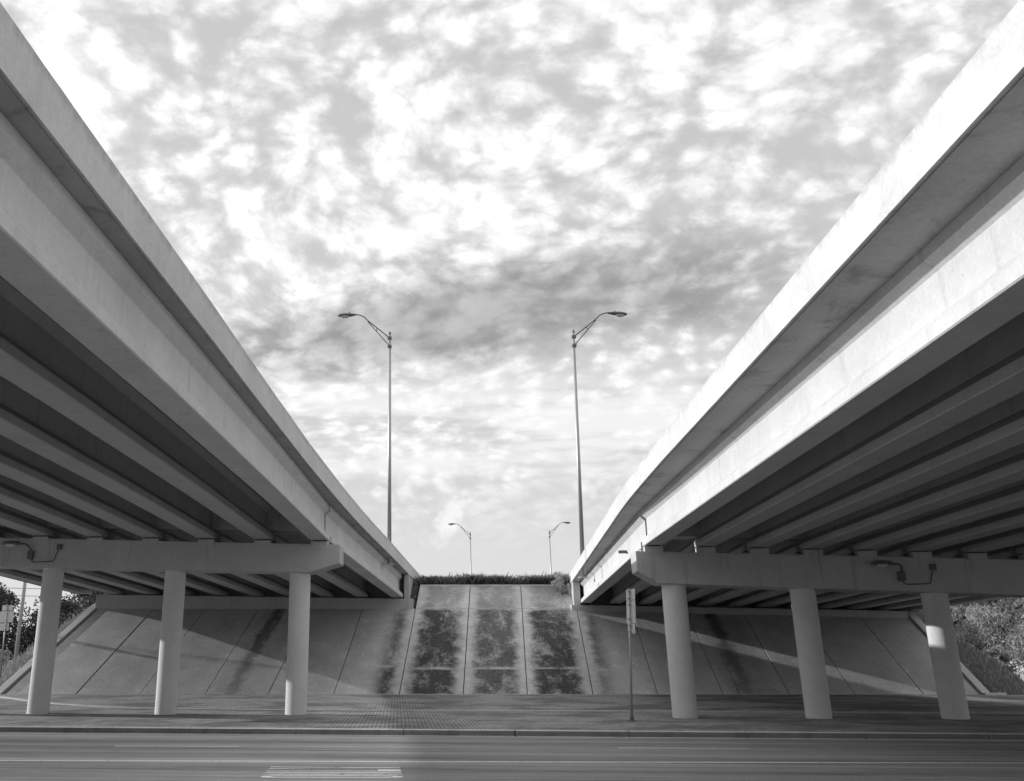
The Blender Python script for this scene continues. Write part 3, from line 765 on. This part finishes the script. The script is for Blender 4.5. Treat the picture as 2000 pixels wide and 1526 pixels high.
# ------------------------------------------------------------------ signs
def rplate(w, h, t=.006, r=.04):
    V, F = [], []; pts = []
    for cx, cz, a0 in ((w / 2 - r, h / 2 - r, 0), (-w / 2 + r, h / 2 - r, 90), (-w / 2 + r, -h / 2 + r, 180), (w / 2 - r, -h / 2 + r, 270)):
        for k in range(4): a = R(a0 + 30 * k); pts.append((cx + r * math.cos(a), cz + r * math.sin(a)))
    n = len(pts)
    V = [(x, -t / 2, z) for x, z in pts] + [(x, t / 2, z) for x, z in pts]
    F = [tuple(range(n)), tuple(range(n, 2 * n))[::-1]] + [(j, n + j, n + (j + 1) % n, (j + 1) % n) for j in range(n)]
    return V, F
def sign_post(loc, rz, height, plates, label, lean=(0, 0)):
    root = empty('sign_post', loc); root.rotation_euler = (lean[0], lean[1], rz)
    V, F = tube([(0, 0, -.1), (0, 0, height)], .036, 12)
    o = mesh('post', V, F, 'galvanized', smooth=True); o.parent = root
    V, F = tube([(0, 0, -.02), (0, 0, .03), (0, 0, .05), (0, 0, .14)], [.13, .13, .07, .06], 14); o = mesh('base_socket', V, F, 'dark_metal'); o.parent = root
    for (w, h, x, z, y) in plates:
        V, F = rplate(w, h); V = [(a + x, b + y, c + z) for a, b, c in V]
        pl = mesh('sign_plate', V, F, 'sign_back'); pl.parent = root; fixn(pl)
        for dz in (-h * .32, h * .32):
            V, F = box(-.045, .045, -.042, y + .0, z + dz - .018, z + dz + .018) if y > 0 else box(-.06, .06, y, .045, z + dz - .025, z + dz + .025)
            br = mesh('bracket', V, F, 'galvanized'); br.parent = pl
    return tag(root, label, 'sign', 'road signs seen from behind')
sg = sign_post((7.17, 29.14, .17), R(-90 + 12), 3.98, [(.62, .34, 0, 3.80, .06), (.62, .70, 0, 3.27, .06), (.5, .30, 0, 2.75, .06)],
    'slim leaning sign post with three plates edge-on, bolted into the brick paving', lean=(R(0), R(0)))
sg.rotation_euler = (Matrix.Rotation(R(2.9), 3, 'Y') @ Matrix.Rotation(R(-90 + 12), 3, 'Z')).to_euler()
sx, sy = -21.95, 52.0
sign_post((sx, sy, terr_z(sx, sy)), R(4), 4.0, [(.26, .30, -.16, 3.82, .06), (.26, .30, .16, 3.82, .06), (.76, .62, 0, 3.33, .06), (.52, .40, -.08, 2.78, .06)],
    'sign post with stacked plates seen from behind, beside the wooden utility pole', lean=(0, R(-1.5)))

# ------------------------------------------------------------------ utility pole and wires
up_ = empty('utility_pole', (-30.6, 75, -.1))
V, F = tube([(-30.6, 75, -.1), (-30.6, 75, 13)], [.17, .12], 14); mesh('pole', V, F, 'weathered_wood', up_, smooth=True)
mesh('crossarm', *box(-31.7, -29.5, 74.8, 74.92, 12.2, 12.32), 'weathered_wood', up_)
for dx in (-1., 0, 1.):
    V, F = tube([(-30.6 + dx, 74.86, 12.32), (-30.6 + dx, 74.86, 12.5)], .05, 8); mesh('insulator', V, F, 'dark_metal', up_)
tag(up_, 'pale wooden utility pole standing before the dark trees', 'utility pole')
def wire(p0, p1, sag, r, label):
    a, b = Vector(p0), Vector(p1)
    pts = [a.lerp(b, t) - Vector((0, 0, 4 * sag * t * (1 - t))) for t in np.linspace(0, 1, 25)]
    V, F = tube(pts, r, 6); o = mesh('overhead_wire', V, F, 'cable_black', smooth=True)
    return tag(o, label, 'wire', 'overhead wires by the utility pole')
wire((-20.1, 52.7, 6.2), (-49, 59.8, 13.1), .0, .05, 'thick black cable running to the edge of the shaded bridge')
for k, (dz, lab) in enumerate(((8.6, 'upper of the thin wires crossing the utility pole'), (8.0, 'middle thin wire crossing the utility pole'), (6.4, 'lowest thin wire crossing the utility pole, in front of trees'))):
    wire((-90, 73.0, dz + 1.4), (5, 77.0, dz - 1.3 + .35), .5, .022 if k < 2 else .015, lab)

# ------------------------------------------------------------------ vegetation
def cards(C, size, aspect, up=.0, jitter=1.):
    """one small diamond leaf at every centre; returns V,F arrays"""
    n = len(C); d = rng.normal(size=(n, 3)); d[:, 2] += up; d /= np.linalg.norm(d, axis=1, keepdims=True)
    e = rng.normal(size=(n, 3)); e -= (e * d).sum(1, keepdims=True) * d; e /= np.linalg.norm(e, axis=1, keepdims=True)
    L = size * rng.uniform(.6, 1.4, (n, 1)); Wd = L * aspect
    f = np.cross(d, e) * Wd * .25
    V = np.stack([C - d * L / 2, C + e * Wd / 2 + f, C + d * L / 2, C - e * Wd / 2 + f], 1).reshape(-1, 3)
    F = np.arange(4 * n).reshape(n, 4)
    return V, F
def fast_mesh(name, V, F, mat_, parent=None, local=False):
    me = bpy.data.meshes.new(name); V = np.asarray(V, np.float32); F = np.asarray(F, np.int32); k = F.shape[1]
    me.vertices.add(len(V)); me.vertices.foreach_set('co', V.ravel())
    me.loops.add(F.size); me.loops.foreach_set('vertex_index', F.ravel())
    me.polygons.add(len(F)); me.polygons.foreach_set('loop_start', np.arange(0, F.size, k, dtype=np.int32))
    me.update(calc_edges=True); me.validate()
    me.materials.append(MATS[mat_]); o = link(bpy.data.objects.new(name, me))
    if parent is not None: put(o, parent)
    return o
def tree(kind, p, height, width, nclump, leaves, size, aspect, leafm, label, low=.2, group=None, up=.2, seed=0):
    global rng
    rng = np.random.default_rng(seed + 11); rnd = random.Random(seed)
    root = empty(kind, p); p = Vector(p); cl = []
    for k in range(nclump):
        a = rnd.uniform(0, 2 * math.pi); h = rnd.uniform(low, 1.); rmax = width * .5 * (1 - .65 * max(0, (h - .5) / .5) ** 1.4) * (.55 + .45 * min(1, (h - low + .15) / .25))
        r = rmax * math.sqrt(rnd.random())
        cl.append((Vector((p.x + r * math.cos(a), p.y + r * math.sin(a), p.z + height * h * .94)), height * rnd.uniform(.07, .15)))
    V, F = tube([p + Vector((0, 0, -.2)), p + Vector((.05 * width * rnd.uniform(-1, 1), 0, height * .35)), p + Vector((.06 * width * rnd.uniform(-1, 1), 0, height * .8))], [height * .022, height * .016, height * .005], 8)
    parts = [(V, F)]
    for c, r in cl[::3]:
        t = rnd.uniform(.15, .5); s = p + Vector((0, 0, height * min(t, (c.z - p.z) / height * .6)))
        parts.append(tube([s, s.lerp(c, .5) + Vector((0, 0, .04 * height)), c], [height * .009, height * .006, height * .002], 6))
    V, F = join(*parts); mesh('trunk', V, F, 'bark', root, smooth=True)
    Cs = []
    for c, r in cl:
        n = int(leaves / nclump * rnd.uniform(.6, 1.4)); d = rng.normal(size=(n, 3)); d /= np.linalg.norm(d, axis=1, keepdims=True)
        rad = r * rng.uniform(.25, 1.25, (n, 1)) ** .6
        Cs.append(np.array(c) + d * rad * np.array([1.15, 1.15, .8]))
    V, F = cards(np.concatenate(Cs), size, aspect, up)
    fast_mesh('crown', V, F, leafm, root)
    return tag(root, label, 'tree' if 'tree' in kind else 'shrub', group)
tl = 'trees beyond the shaded bridge'; tr = 'trees beyond the sunlit bridge'
tree('broadleaf_tree', (-41.5, 92, 0), 10.2, 10, 95, 20000, .27, .6, 'leaf_dark', 'dense dark tree behind the stacked sign plates, tallest of its row', .1, tl, seed=1)
tree('broadleaf_tree', (-35.0, 97, 0), 9.0, 9, 90, 18000, .27, .6, 'leaf_dark', 'round dark tree just behind the wooden utility pole', .08, tl, seed=2)
tree('broadleaf_tree', (-29.8, 93, 0), 10.4, 9, 95, 20000, .27, .6, 'leaf_mid', 'dark tree seen between the first columns above the slope coping', .1, tl, seed=3)
tree('broadleaf_tree', (-48.5, 84, 0), 9.5, 9, 80, 15000, .27, .6, 'leaf_mid', 'leafy tree at the outer end of the row past the sign plates', .06, tl, seed=4)
tree('broadleaf_tree', (-24.0, 104, 0), 10.0, 9, 80, 15000, .3, .6, 'leaf_dark', 'dark tree behind the abutment end of the shaded bridge', .1, tl, seed=5)
tree('flowering_shrub', (-34.2, 78, 0), 3.8, 4.6, 22, 4000, .2, .5, 'leaf_pale', 'pale sunlit bush at the foot of the utility pole', .04, tl, seed=6)
tree('flowering_shrub', (-36.5, 74, 0), 1.5, 5, 16, 2600, .18, .4, 'leaf_pale', 'low pale bush spreading below the stacked sign plates', .02, tl, seed=7)
tree('flowering_shrub', (-26.0, 62, 0), 1.8, 4, 16, 2600, .16, .4, 'leaf_grey', 'low grey bush just outside the sloping coping', .02, tl, seed=17)
tree('feathery_tree', (50.5, 78, 0), 11, 9, 70, 20000, .40, .16, 'leaf_pale', 'pale feathery tree with upright sprays beyond the sunlit bridge', .18, tr, up=.9, seed=8)
tree('feathery_tree', (58.0, 76, 0), 11, 8, 70, 18000, .40, .16, 'leaf_pale', 'pale feathery tree at the outer side of the field', .16, tr, up=.9, seed=9)
tree('feathery_tree', (46.0, 86, 0), 10, 10, 90, 22000, .34, .25, 'leaf_grey', 'grey-green tree filling the gap beside the outermost column', .05, tr, up=.3, seed=10)
tree('broadleaf_tree', (55.5, 92, 0), 12, 14, 110, 24000, .32, .5, 'leaf_mid', 'broad dark tree standing behind the feathery ones', .05, tr, seed=12)
tree('broadleaf_tree', (38.5, 84, 0), 9, 10, 80, 16000, .30, .5, 'leaf_mid', 'dark tree seen over the far slope coping', .05, tr, seed=13)
tree('field_shrub', (48.6, 68, 0), 3.6, 4.2, 24, 4200, .26, .3, 'leaf_mid', 'dark tangled bush at the back of the grass field', .05, tr, seed=14)
tree('field_shrub', (45.0, 71, 0), 3.2, 4.0, 22, 3600, .24, .3, 'leaf_grey', 'grey bush at the back of the grass field by the coping', .04, tr, seed=15)
tree('field_shrub', (54.0, 69, 0), 3.0, 4.0, 22, 3600, .24, .3, 'leaf_grey', 'low grey bush at the outer back corner of the field', .04, tr, seed=16)
tree('crest_shrub', (10.0, 55.45, slope_z(55.45) - .1), 1.7, 1.3, 16, 1500, .16, .25, 'leaf_pale', 'wispy shrub growing against the wing wall of the sunlit bridge', .03, None, up=.6, seed=18)

def grass(name, X, Y, Z, h, w, lean, matn, label):
    n = len(X); a = rng.uniform(0, 2 * np.pi, n); hh = h * rng.uniform(.45, 1.25, n); ww = w * rng.uniform(.6, 1.4, n)
    bx, by = np.cos(a) * ww / 2, np.sin(a) * ww / 2
    lx, ly = rng.normal(0, lean, n) * hh, rng.normal(0, lean, n) * hh
    P = np.stack([np.stack([X - bx, Y - by, Z], 1), np.stack([X + bx, Y + by, Z], 1), np.stack([X + bx * .6 + lx * .4, Y + by * .6 + ly * .4, Z + hh * .6], 1),
                  np.stack([X + lx, Y + ly, Z + hh], 1)], 1).reshape(-1, 3)
    o = fast_mesh(name, P, np.arange(4 * n).reshape(n, 4), matn); return tag(o, label, 'grass', kind='stuff')
n = 40000; rng = np.random.default_rng(3)
X = rng.uniform(1.3, 11.2, n); Y = YTOP + .22 + rng.exponential(.5, n); Z = np.array([terr_z(x, y) for x, y in zip(X, Y)])
hmod = .46 + .08 * np.sin(X * 2.3) * np.sin(X * .9 + 1) + .05 * np.sin(X * 7) + .05 * np.sin(X * 17)
grass('weeds', X, Y, Z, np.clip(hmod * 1.3, .15, .85), .03, .40, 'grass_blade', 'uneven dark weeds and grass along the crest of the slope')
n = 700; X = np.concatenate([rng.uniform(1.5, 11, 120), rng.normal(3.6, .5, 120), rng.normal(9.0, .9, 90)]); Y = YTOP + .4 + rng.uniform(0, .5, len(X)); Z = np.array([terr_z(x, y) for x, y in zip(X, Y)])
grass('weed_stalks', X, Y, Z, rng.uniform(.5, 1.0, len(X)), .018, .25, 'leaf_mid', 'tall thin weed stalks standing above the crest grass')
n = 26000; X = rng.uniform(30, 75, n); Y = rng.uniform(47, 78, n)
Z = np.array([max(terr_z(x, y), -.03) if y > YT else -.03 for x, y in zip(X, Y)])
grass('field_grass', X, Y, Z, np.full(n, .28), .07, .35, 'leaf_grey', 'rough pale grass of the field beyond the sunlit bridge')
n = 9000; X = rng.uniform(-48, -19.5, n); Y = rng.uniform(47, 80, n); keep = np.array([x < XL(min(y, YTOP)) - .3 for x, y in zip(X, Y)]); X, Y = X[keep], Y[keep]
Z = np.array([max(terr_z(x, y), -.03) for x, y in zip(X, Y)])
grass('verge_grass', X, Y, Z, np.full(len(X), .35), .07, .35, 'leaf_grey', 'rough grass of the verge beside the shaded bridge')
# weeds rooted in the joint along the shaded wing wall
n = 500; t = rng.uniform(0, 1, n); Y = 54.2 + t * 2.3; X = np.array([W((y + BL.edge(55) * SA) / CA, BL.edge(55), 0)[0] + .06 for y in Y]) + np.abs(rng.normal(0, .08, n)); Z = np.array([slope_z(y) for y in Y])
grass('joint_weeds', X, Y, Z, np.full(n, .18), .03, .5, 'grass_blade', 'small dark weeds in the joint along the shaded wing wall')
